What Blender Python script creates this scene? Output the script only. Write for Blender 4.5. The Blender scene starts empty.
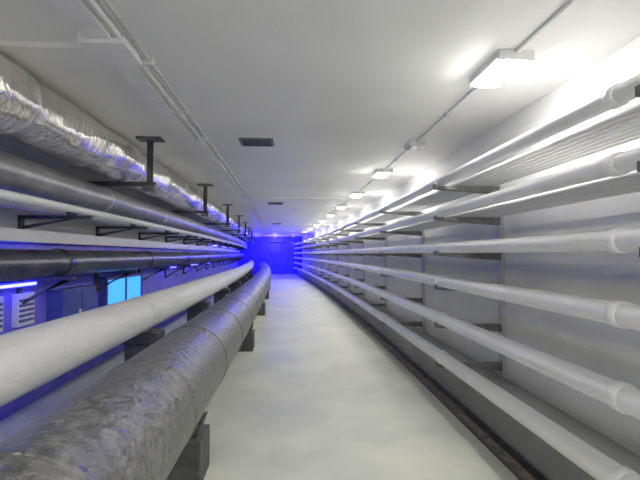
import bpy, math, random
random.seed(4)
H0=1.55            # camera height
CE=2.90            # ceiling height
Y0,Y1=-3.5,33.0
def off(y): return -0.0016*max(0.0,y-4.0)**2
def stations(a,b,step=0.5):
    n=max(1,int(round((b-a)/step))); return [a+(b-a)*i/n for i in range(n+1)]

# ---------------- materials ----------------
def newmat(name):
    m=bpy.data.materials.new(name); m.use_nodes=True
    nt=m.node_tree; return m,nt,nt.nodes['Principled BSDF']
def noise_mat(name,c1,c2,scale=4,rough=0.6,metal=0.0,bump=0.0,bscale=40,stretch=(1,1,1),detail=6,rough2=None,spec=0.5,lo=0.35,hi=0.65,bd=.02):
    m,nt,b=newmat(name); N=nt.nodes; L=nt.links
    tc=N.new('ShaderNodeTexCoord'); mp=N.new('ShaderNodeMapping'); mp.inputs['Scale'].default_value=stretch
    L.new(tc.outputs['Object'],mp.inputs['Vector'])
    n=N.new('ShaderNodeTexNoise'); n.inputs['Scale'].default_value=scale; n.inputs['Detail'].default_value=detail
    L.new(mp.outputs[0],n.inputs['Vector'])
    r=N.new('ShaderNodeValToRGB'); r.color_ramp.elements[0].color=(*c1,1); r.color_ramp.elements[1].color=(*c2,1)
    r.color_ramp.elements[0].position=lo; r.color_ramp.elements[1].position=hi
    L.new(n.outputs['Fac'],r.inputs[0]); L.new(r.outputs[0],b.inputs['Base Color'])
    b.inputs['Roughness'].default_value=rough; b.inputs['Metallic'].default_value=metal
    b.inputs['Specular IOR Level'].default_value=spec
    if rough2 is not None:
        mr=N.new('ShaderNodeMapRange'); mr.inputs['To Min'].default_value=rough; mr.inputs['To Max'].default_value=rough2
        mr.inputs['From Min'].default_value=0.35; mr.inputs['From Max'].default_value=0.65
        L.new(n.outputs['Fac'],mr.inputs['Value']); L.new(mr.outputs[0],b.inputs['Roughness'])
    if bump>0:
        n2=N.new('ShaderNodeTexNoise'); n2.inputs['Scale'].default_value=bscale; n2.inputs['Detail'].default_value=4
        L.new(mp.outputs[0],n2.inputs['Vector'])
        bp=N.new('ShaderNodeBump'); bp.inputs['Strength'].default_value=bump; bp.inputs['Distance'].default_value=bd
        L.new(n2.outputs['Fac'],bp.inputs['Height']); L.new(bp.outputs[0],b.inputs['Normal'])
    return m
def emis(name,col,s):
    m,nt,b=newmat(name)
    b.inputs['Base Color'].default_value=(*col,1)
    b.inputs['Emission Color'].default_value=(*col,1); b.inputs['Emission Strength'].default_value=s
    return m
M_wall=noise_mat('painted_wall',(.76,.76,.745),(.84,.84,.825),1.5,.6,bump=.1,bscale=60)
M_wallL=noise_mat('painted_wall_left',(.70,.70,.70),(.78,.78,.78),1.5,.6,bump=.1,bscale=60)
M_ceil=noise_mat('ceiling_paint',(.77,.77,.76),(.85,.85,.84),.8,.55,bump=.08,bscale=50)
M_floor=noise_mat('concrete_floor',(.49,.51,.43),(.66,.68,.57),1.3,.45,bump=.3,bscale=80,detail=12,rough2=.65)
M_gut=noise_mat('gutter_dirt',(.04,.032,.026),(.15,.115,.09),12,.8,bump=.3)
M_plinth=noise_mat('grey_plinth',(.26,.27,.26),(.33,.33,.32),2,.6,bump=.15)
M_white=noise_mat('white_pipe_paint',(.82,.82,.80),(.89,.89,.87),3,.42,bump=.05,bscale=20)
M_canvas=noise_mat('white_canvas_insulation',(.84,.84,.82),(.92,.92,.90),4,.6,bump=.5,bscale=14,stretch=(1,.4,1))
M_dark=noise_mat('dark_insulation_jacket',(.075,.075,.073),(.19,.19,.185),16,.30,metal=.15,bump=.8,bscale=24,detail=12,rough2=.5,bd=.03)
M_foil=noise_mat('aluminium_foil_wrap',(.78,.76,.69),(.99,.96,.86),5,.15,metal=.95,bump=1.0,bscale=9,stretch=(1,2.6,1),detail=5)
M_galv=noise_mat('galvanised_steel',(.50,.51,.52),(.64,.64,.65),7,.35,metal=.5,bump=.1)
M_greyp=noise_mat('grey_pipe',(.22,.22,.23),(.36,.36,.37),5,.35,metal=.5,bump=.15)
M_darkp=noise_mat('dark_steel_pipe',(.05,.05,.06),(.10,.10,.12),5,.3,metal=.6,bump=.1)
M_brk=noise_mat('bracket_steel',(.10,.10,.10),(.17,.17,.17),10,.5,metal=.3)
M_blk=noise_mat('black_steel',(.03,.03,.032),(.06,.06,.065),10,.5)
M_sup=noise_mat('support_concrete',(.045,.045,.045),(.09,.09,.09),8,.8,bump=.3)
M_cab=noise_mat('conduit_sheath',(.66,.66,.65),(.76,.76,.75),1.0,.6,stretch=(20,.3,20))
M_lampb=noise_mat('lamp_body',(.8,.8,.8),(.88,.88,.88),5,.4)
M_lamp=emis('lamp_diffuser',(1,.98,.93),54)
M_off=noise_mat('lamp_diffuser_off',(.35,.36,.36),(.45,.46,.46),5,.3)
M_blue=emis('blue_tube',(.04,.03,1.0),6)
M_blue1=emis('blue_tube_near',(.04,.04,1.0),12)
M_blue2=emis('blue_tube_bright',(.06,.05,1.0),8)
M_cyan=emis('cyan_light_panel',(.03,.28,1.0),.75)
M_bluep=noise_mat('blue_cabinet',(.03,.05,.30),(.06,.08,.42),5,.4)
M_glowEnd=noise_mat('blue_glow_on_end_wall',(.03,.03,.60),(.06,.05,.75),3,.5)  # blue light on the end wall, put into its base colour
M_glowL=noise_mat('blue_glow_on_wall',(.10,.09,.72),(.18,.16,.85),3,.5)  # glow of the blue tubes on the lower left wall, painted as colour
M_pale=noise_mat('pale_panel',(.7,.72,.8),(.8,.8,.85),5,.5)

# ---------------- mesh builder ----------------
class B:
    def __init__(s,name): s.n=name; s.v=[]; s.f=[]; s.mi=[]; s.sm=[]; s.mats=[]
    def m(s,mat):
        if mat not in s.mats: s.mats.append(mat)
        return s.mats.index(mat)
    def prism(s,prof,ys,mat,smooth=False,caps=True,scale=None,center=None,curve=True):
        k=len(prof); b0=len(s.v); mi=s.m(mat)
        for j,y in enumerate(ys):
            o=off(y) if curve else 0
            q=scale[j] if scale else 1
            for (x,z) in prof:
                if center: x=center[0]+(x-center[0])*q; z=center[1]+(z-center[1])*q
                s.v.append((x+o,y,z))
        for j in range(len(ys)-1):
            for i in range(k):
                a=b0+j*k+i; b=b0+j*k+(i+1)%k
                s.f.append((a,b,b+k,a+k)); s.mi.append(mi); s.sm.append(smooth)
        if caps:
            s.f.append(tuple(b0+i for i in range(k))[::-1]); s.mi.append(mi); s.sm.append(False)
            e=b0+(len(ys)-1)*k
            s.f.append(tuple(e+i for i in range(k))); s.mi.append(mi); s.sm.append(False)
    def pipe(s,x,z,r,a,b,mat,seg=24,step=.5,rings=(),ringh=.012,ringw=.05,ringmat=None):
        prof=[(x+r*math.cos(t),z+r*math.sin(t)) for t in [-2*math.pi*i/seg for i in range(seg)]]
        s.prism(prof,stations(a,b,step),mat,True)
        for y in rings:
            R=r+ringh
            pr=[(x+R*math.cos(t),z+R*math.sin(t)) for t in [-2*math.pi*i/seg for i in range(seg)]]
            w=ringw; sc=[r/R,1,1,r/R]
            s.prism(pr,[y-w/2-.006,y-w/2,y+w/2,y+w/2+.006],ringmat or mat,True,scale=sc,center=(x,z))
    def box(s,x0,x1,y0,y1,z0,z1,mat,curve=True,step=None):
        ys=[y0,y1] if not step else stations(y0,y1,step)
        if curve and not step:
            o=off((y0+y1)/2); x0+=o; x1+=o; s.prism([(x0,z0),(x0,z1),(x1,z1),(x1,z0)],ys,mat,curve=False)
        else: s.prism([(x0,z0),(x0,z1),(x1,z1),(x1,z0)],ys,mat,curve=curve)
    def poly(s,prof,y0,y1,mat):
        o=off((y0+y1)/2); s.prism([(x+o,z) for x,z in prof],[y0,y1],mat,curve=False)
    def done(s,bevel=0):
        me=bpy.data.meshes.new(s.n); me.from_pydata(s.v,[],s.f)
        for m in s.mats: me.materials.append(m)
        me.polygons.foreach_set('material_index',s.mi); me.polygons.foreach_set('use_smooth',s.sm)
        import bmesh
        bm=bmesh.new(); bm.from_mesh(me); bmesh.ops.recalc_face_normals(bm,faces=bm.faces); bm.to_mesh(me); bm.free()
        me.update()
        o=bpy.data.objects.new(s.n,me); bpy.context.collection.objects.link(o)
        if bevel:
            md=o.modifiers.new('bevel','BEVEL'); md.width=bevel; md.segments=2; md.limit_method='ANGLE'
        return o

XL,XR=-2.70,2.15
# ---------------- shell ----------------
b=B('floor')
b.box(XL-.1,1.58,Y0,Y1,-.15,0,M_floor,step=.5)
b.box(1.58,1.76,Y0,Y1,-.15,-.06,M_gut,step=.5)
b.box(1.76,XR+.1,Y0,Y1,-.15,0,M_plinth,step=.5); b.done()
b=B('ceiling'); b.box(XL-.1,XR+.1,Y0,Y1,CE,CE+.15,M_ceil,step=.5); b.done()
b=B('wall_left'); b.box(XL-.15,XL,Y0,Y1,H0+.12,CE+.05,M_wallL,step=.5); b.box(XL-.15,XL,Y0,Y1,-.1,H0+.12,M_glowL,step=.5); b.done()
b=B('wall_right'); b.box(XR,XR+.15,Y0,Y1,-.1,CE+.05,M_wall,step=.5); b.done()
b=B('wall_back'); b.box(XL-.1,XR+.1,Y0-.12,Y0,-.1,CE+.1,M_wall,curve=False); b.done()
b=B('wall_front'); b.box(XL-.1,XR+.1,Y1,Y1+.12,-.1,CE+.1,M_glowEnd); b.done()
b=B('baseboard_right')   # concrete kerb under the racks
b.prism([(1.76,0),(1.76,.27),(1.79,.30),(XR,.30),(XR,0)],stations(Y0,Y1),M_plinth); b.done()
b=B('trim_gutter_edge'); b.box(1.56,1.585,Y0,Y1,-.05,.012,M_blk,step=.5); b.box(1.735,1.76,Y0,Y1,-.05,.02,M_blk,step=.5); b.done()

# ---------------- right racks ----------------
Z=[.73,.414,.06,-.276,-.65,-1.035]; R=[.045,.046,.050,.055,.060,.062]
PX=1.5
BY=[1.66+2.6*i for i in range(-1,12)]
for q,(z,r) in enumerate(zip(Z,R)):
    b=B('water_pipe')
    rg=[y for y in BY]+[y+.22 for y in BY[1::2]]
    b.pipe(PX,H0+z,r,Y0,Y1-.1,M_white,rings=rg,ringh=.008,ringw=.05); b.done()
    if q>=4: continue
    b=B('conduit_bundle'); n=7 if q<2 else 5
    for i in range(n):
        cx=(PX+.17+i*.064) if q<2 else (XR-.10-i*.062); cr=.020
        ys=stations(Y0,Y1-.1,.63); k=10; ph=random.random()*6; mi=b.m(M_cab); b0=len(b.v)
        for y in ys:
            sx=.002*math.sin(y*1.3+ph)
            for t in range(k):
                a=-2*math.pi*t/k
                b.v.append((cx+sx+off(y)+cr*math.cos(a),y,H0+z-r+cr+.001+cr*math.sin(a)))
        for j in range(len(ys)-1):
            for t in range(k):
                a=b0+j*k+t; c=b0+j*k+(t+1)%k
                b.f.append((a,c,c+k,a+k)); b.mi.append(mi); b.sm.append(True)
    b.done()
for y in BY:
    b=B('pipe_rack')
    b.box(XR-.045,XR,y-.035,y+.035,.30,2.45,M_galv)
    for z,r in zip(Z,R):
        t=H0+z-r
        b.poly([(PX-.06,t),(XR-.04,t),(XR-.04,t-.075),(PX-.06,t-.025)],y-.04,y+.04,M_brk)
        b.box(PX-.06,PX-.05,y-.04,y+.04,t,t+.02,M_brk)
    b.done()

# ---------------- left big pipes ----------------
b=B('dark_insulated_pipe')
b.pipe(-.845,.645,.30,Y0,Y1-.1,M_dark,seg=48,step=.25,rings=[-.9+1.15*i for i in range(28)],ringh=.006,ringw=.04); b.done()
b=B('white_insulated_pipe')
b.pipe(-1.74,.86,.20,Y0,Y1-.1,M_canvas,seg=40,step=.25,rings=[-1.0+3.0*i for i in range(11)],ringh=.005,ringw=.06); b.done()
for i in range(-1,8):
    y=3.1+4*i
    if y>Y1-.5: continue
    b=B('pipe_support')
    b.box(-1.06,-.60,y-.16,y+.16,0,.30,M_sup)
    b.poly([(-1.02,.30),(-.64,.30),(-.60,.42),(-.72,.37),(-.845,.345),(-.97,.37),(-1.09,.42)],y-.10,y+.10,M_blk); b.done(.01)
for i in range(-1,10):
    y=2.1+3*i
    b=B('pipe_stand')
    b.box(-1.93,-1.52,y-.12,y+.12,0,.05,M_sup); b.box(-1.88,-1.60,y-.09,y+.09,.05,.54,M_sup)
    b.poly([(-1.94,.54),(-1.50,.54),(-1.50,.66),(-1.62,.68),(-1.74,.66),(-1.86,.68),(-1.94,.66)],y-.14,y+.14,M_blk); b.done(.008)

b=B('foil_insulated_pipe')
ys=stations(Y0,Y1-.1,.07); seg=48; mi=b.m(M_foil); cx,cz,r0=-2.0,H0+1.08,.222
for y in ys:
    w=.012*abs(math.sin(y*math.pi/1.1))+.005*math.sin(y*17)+.004*random.random()
    for t in range(seg):
        a=-2*math.pi*t/seg; rr=r0+w+.006*math.sin(a*5+y*3)+.003*math.sin(a*11-y*7)+.003*random.random()
        b.v.append((cx+off(y)+rr*math.cos(a),y,cz+rr*math.sin(a)))
for j in range(len(ys)-1):
    for t in range(seg):
        a=j*seg+t; c=j*seg+(t+1)%seg
        b.f.append((a,c,c+seg,a+seg)); b.mi.append(mi); b.sm.append(True)
b.pipe(cx,cz,.232,Y0,Y0+.05,M_galv,rings=[-1.3+1.1*i for i in range(29)],ringh=.010,ringw=.03,seg=40)
b.done()
b=B('grey_pipe'); b.pipe(-2.2,H0+.635,.14,Y0,Y1-.1,M_greyp,seg=32,rings=[-1.5+2.2*i for i in range(14)],ringh=.008,ringw=.05,ringmat=M_galv); b.done()
b=B('steel_conduit_pipe'); b.pipe(-2.40,H0+.45,.06,Y0,Y1-.1,M_galv,seg=20); b.done()
b=B('steel_conduit_pipe'); b.pipe(-2.06,H0+.425,.035,Y0,Y1-.1,M_white,seg=16); b.done()
b=B('black_steel_pipe'); b.pipe(-2.35,H0-.09,.135,Y0,Y1-.1,M_darkp,seg=32,rings=[-.7+2.6*i for i in range(12)],ringh=.012,ringw=.07); b.done()
b=B('cable_trunking'); b.box(XL,XL+.10,Y0,Y1-.1,H0+.12,H0+.24,M_white,step=.5); b.done()
for i in range(-3,17):
    y=4.45+1.7*i
    b=B('pipe_bracket'); zt=H0+.385
    b.box(XL,-2.0,y-.025,y+.025,zt-.035,zt,M_blk)
    b.box(XL,XL+.03,y-.03,y+.03,H0+.245,zt,M_blk)
    b.poly([(XL+.02,H0+.245),(XL+.02,H0+.28),(-2.15,zt-.02),(-2.12,zt-.035),(-2.18,zt-.035)],y-.015,y+.015,M_blk)
    b.box(-2.24,-2.16,y-.03,y+.03,zt,H0+.50,M_brk)
    b.done()
    b=B('pipe_bracket'); zt=H0-.225
    b.box(XL,-2.15,y-.025,y+.025,zt-.035,zt,M_blk)
    b.box(XL,XL+.03,y-.03,y+.03,zt-.3,zt,M_blk)
    b.poly([(XL+.02,zt-.30),(XL+.02,zt-.255),(-2.25,zt-.02),(-2.2,zt-.035),(-2.28,zt-.035)],y-.015,y+.015,M_blk); b.done()
for i in range(-1,9):
    y=5.1+3.35*i
    if y>Y1-1: continue
    b=B('ceiling_hanger')
    b.box(-1.79,-1.51,y-.09,y+.09,CE-.025,CE,M_brk)
    b.box(-1.685,-1.615,y-.012,y+.012,H0+.75,CE-.025,M_blk)
    b.box(-1.657,-1.643,y-.035,y+.035,H0+.75,CE-.025,M_blk)
    b.box(-2.6,-1.58,y-.04,y+.04,H0+.79,H0+.835,M_blk)
    b.box(-1.72,-1.58,y-.06,y+.06,H0+.73,H0+.79,M_brk); b.done()
b=B('steel_post'); b.box(-2.58,-2.52,3.75,3.81,0,CE,M_blk); b.done()

# ---------------- ceiling ----------------
b=B('ceiling_cable_trunking')
b.box(-1.24,-1.10,Y0,Y1-.1,CE-.045,CE,M_lampb,step=.5)
b.pipe(-1.05,CE-.02,.018,Y0,Y1-.1,M_white,seg=12); b.pipe(-.98,CE-.018,.014,Y0,Y1-.1,M_galv,seg=12)
for y in stations(-2,29,1.0): b.box(-1.10,-.955,y-.015,y+.015,CE-.045,CE,M_lampb)
b.box(-1.30,-1.02,2.65,2.95,CE-.07,CE,M_lampb)
b.done()
b=B('ceiling_conduit'); b.box(XL,-1.24,2.80,2.84,CE-.035,CE,M_lampb); b.done()
b=B('ceiling_conduit'); b.box(-1.0,1.45,10.2,10.25,CE-.035,CE,M_lampb); b.done()
b=B('ceiling_conduit'); b.pipe(1.48,CE-.015,.014,Y0,Y1-.1,M_lampb,seg=10)
for y in stations(-3,30,1.0): b.box(1.455,1.505,y-.012,y+.012,CE-.034,CE,M_galv)
b.done()
for y,x in ((5.15,-.42),(11.4,-.35),(19,-.3)):
    b=B('ceiling_vent'); b.box(x-.2,x+.2,y-.15,y+.15,CE-.02,CE,M_brk)
    for k in range(7): b.box(x-.17,x+.17,y-.13+k*.04,y-.115+k*.04,CE-.032,CE-.02,M_blk)
    b.done()
lit=[(1.48,y) for y in (-2.4,.3,2.95,6.9,9.4,11.9,14.4,16.9,19.4,22.2,25)]+[(-.5,-2.9),(-.5,-1.2)]  # last two: unseen fill lamps added behind camera for racks and dark pipe
for X,y in lit+[(1.48,5.1)]:
    b=B('ceiling_or_fill_lamp'); on=y!=5.1
    hw,hl=(.115,.24) if on else (.09,.13)
    b.box(X-hw,X+hw,y-hl,y+hl,CE-.045,CE-.0,M_lampb)
    o=off(y); d=M_lamp if on else M_off
    b.prism([(X-hw+.02+o,CE-.045),(X-hw+.025+o,CE-.062),(X-hw+.045+o,CE-.072),(X+hw-.045+o,CE-.072),(X+hw-.025+o,CE-.062),(X+hw-.02+o,CE-.045)],[y-hl+.02,y+hl-.02],d,curve=False)
    for s in (-1,1): b.box(X-hw-.004,X+hw+.004,y+s*(hl-.01)-.012,y+s*(hl-.01)+.012,CE-.065,CE,M_lampb)
    b.done()

# ---------------- blue lights on left ----------------
for i,y in enumerate([2.2,4.0,9.6,12.2,15.0,18,21]):
    b=B('blue_tube_lamp'); zz=H0-.30
    b.box(XL,XL+.05,y-.65,y+.65,zz-.03,zz+.03,M_bluep)
    b.pipe(XL+.075,zz,.014,y-.6,y+.6,M_blue1 if y<5 else M_blue,seg=12)
    for s in (-1,1): b.box(XL+.05,XL+.10,y+s*.62-.02,y+s*.62+.02,zz-.025,zz+.025,M_bluep)
    b.done()
b=B('cyan_light_box'); b.box(XL,XL+.08,6.25,7.75,.76,1.22,M_bluep)
for k in range(2): b.box(XL+.08,XL+.09,6.31+k*.72,6.97+k*.72,.81,1.17,M_cyan)
for yy in (6.25,6.97,7.71): b.box(XL+.08,XL+.11,yy,yy+.05,.76,1.22,M_bluep)
for zz in (.76,1.18): b.box(XL+.08,XL+.11,6.25,7.75,zz,zz+.04,M_bluep)
b.done()
for y in (16,19,22,25):
    b=B('blue_tube_lamp'); zz=H0+.31
    b.box(XL,XL+.05,y-.65,y+.65,zz-.03,zz+.03,M_lampb)
    b.pipe(XL+.085,zz,.022,y-.6,y+.6,M_blue2,seg=12)
    for s in (-1,1): b.box(XL+.05,XL+.115,y+s*.62-.02,y+s*.62+.02,zz-.03,zz+.03,M_lampb)
    b.done()
for y,z0 in ((4.02,.84),(4.50,.84)):
    b=B('louvred_vent')
    b.box(XL,XL+.05,y-.14,y+.14,z0,z0+.32,M_pale)
    for k in range(5): b.box(XL+.05,XL+.065,y-.11,y-.01,z0+.04+k*.05,z0+.065+k*.05,M_bluep); b.box(XL+.05,XL+.065,y+.02,y+.11,z0+.04+k*.05,z0+.065+k*.05,M_bluep)
    b.done()
b=B('electrical_cabinet'); b.box(XL,XL+.18,4.95,5.75,.55,1.15,M_bluep); b.box(XL+.18,XL+.19,4.98,5.33,.58,1.12,M_bluep); b.box(XL+.18,XL+.19,5.37,5.72,.58,1.12,M_bluep); b.box(XL+.19,XL+.21,5.28,5.31,.8,.9,M_pale); b.done(.005)
# blue lit end of the tunnel
for y,x2 in ((30.2,-1.4),(30.2,1.2),(32,0)):
    b=B('blue_flood_lamp'); b.box(x2-.10,x2+.10,y-.12,y+.12,2.80,2.86,M_bluep); b.box(x2-.08,x2+.08,y-.10,y+.10,2.77,2.80,M_blue2)
    b.box(x2-.02,x2+.02,y-.02,y+.02,2.86,CE,M_lampb); b.done()
def pt(n,x,y,z,e,c=(.03,.02,1),s=.12):
    l=bpy.data.lights.new(n,'POINT'); l.energy=e; l.color=c; l.shadow_soft_size=s
    o=bpy.data.objects.new(n,l); o.location=(x+off(y),y,z); bpy.context.collection.objects.link(o)
pt('blue_flood_light',-1.4,30.2,2.5,90); pt('blue_flood_light',1.2,30.2,2.5,90); pt('blue_flood_light',0,32,2.4,360)

# end gate
b=B('security_gate'); y=30.8
b.box(-.45,1.3,y-.05,y+.05,2.30,2.40,M_bluep)
for x in (-.45,.42,1.22): b.box(x,x+.08,y-.05,y+.05,0,2.35,M_bluep)
for x in [(-.25+.22*i) for i in range(7)]: b.box(x,x+.02,y-.012,y+.012,.05,2.30,M_bluep)
for z in (.1,.8,1.5,2.1): b.box(-.45,1.3,y-.02,y+.02,z,z+.06,M_bluep)
b.done()

# world + camera
w=bpy.data.worlds.new('w'); bpy.context.scene.world=w; w.use_nodes=True
w.node_tree.nodes['Background'].inputs[0].default_value=(.02,.02,.03,1)
c=bpy.data.cameras.new('cam'); co=bpy.data.objects.new('camera',c); bpy.context.collection.objects.link(co)
f=430; c.lens=f/640*36; c.sensor_width=36; c.clip_start=.02
co.location=(0,0,H0); co.rotation_euler=(math.radians(90)+math.atan(14/f),0,-math.atan(28/f))
sc=bpy.context.scene; sc.camera=co
sc.view_settings.view_transform='Standard'; sc.view_settings.exposure=.95; sc.view_settings.gamma=1.2
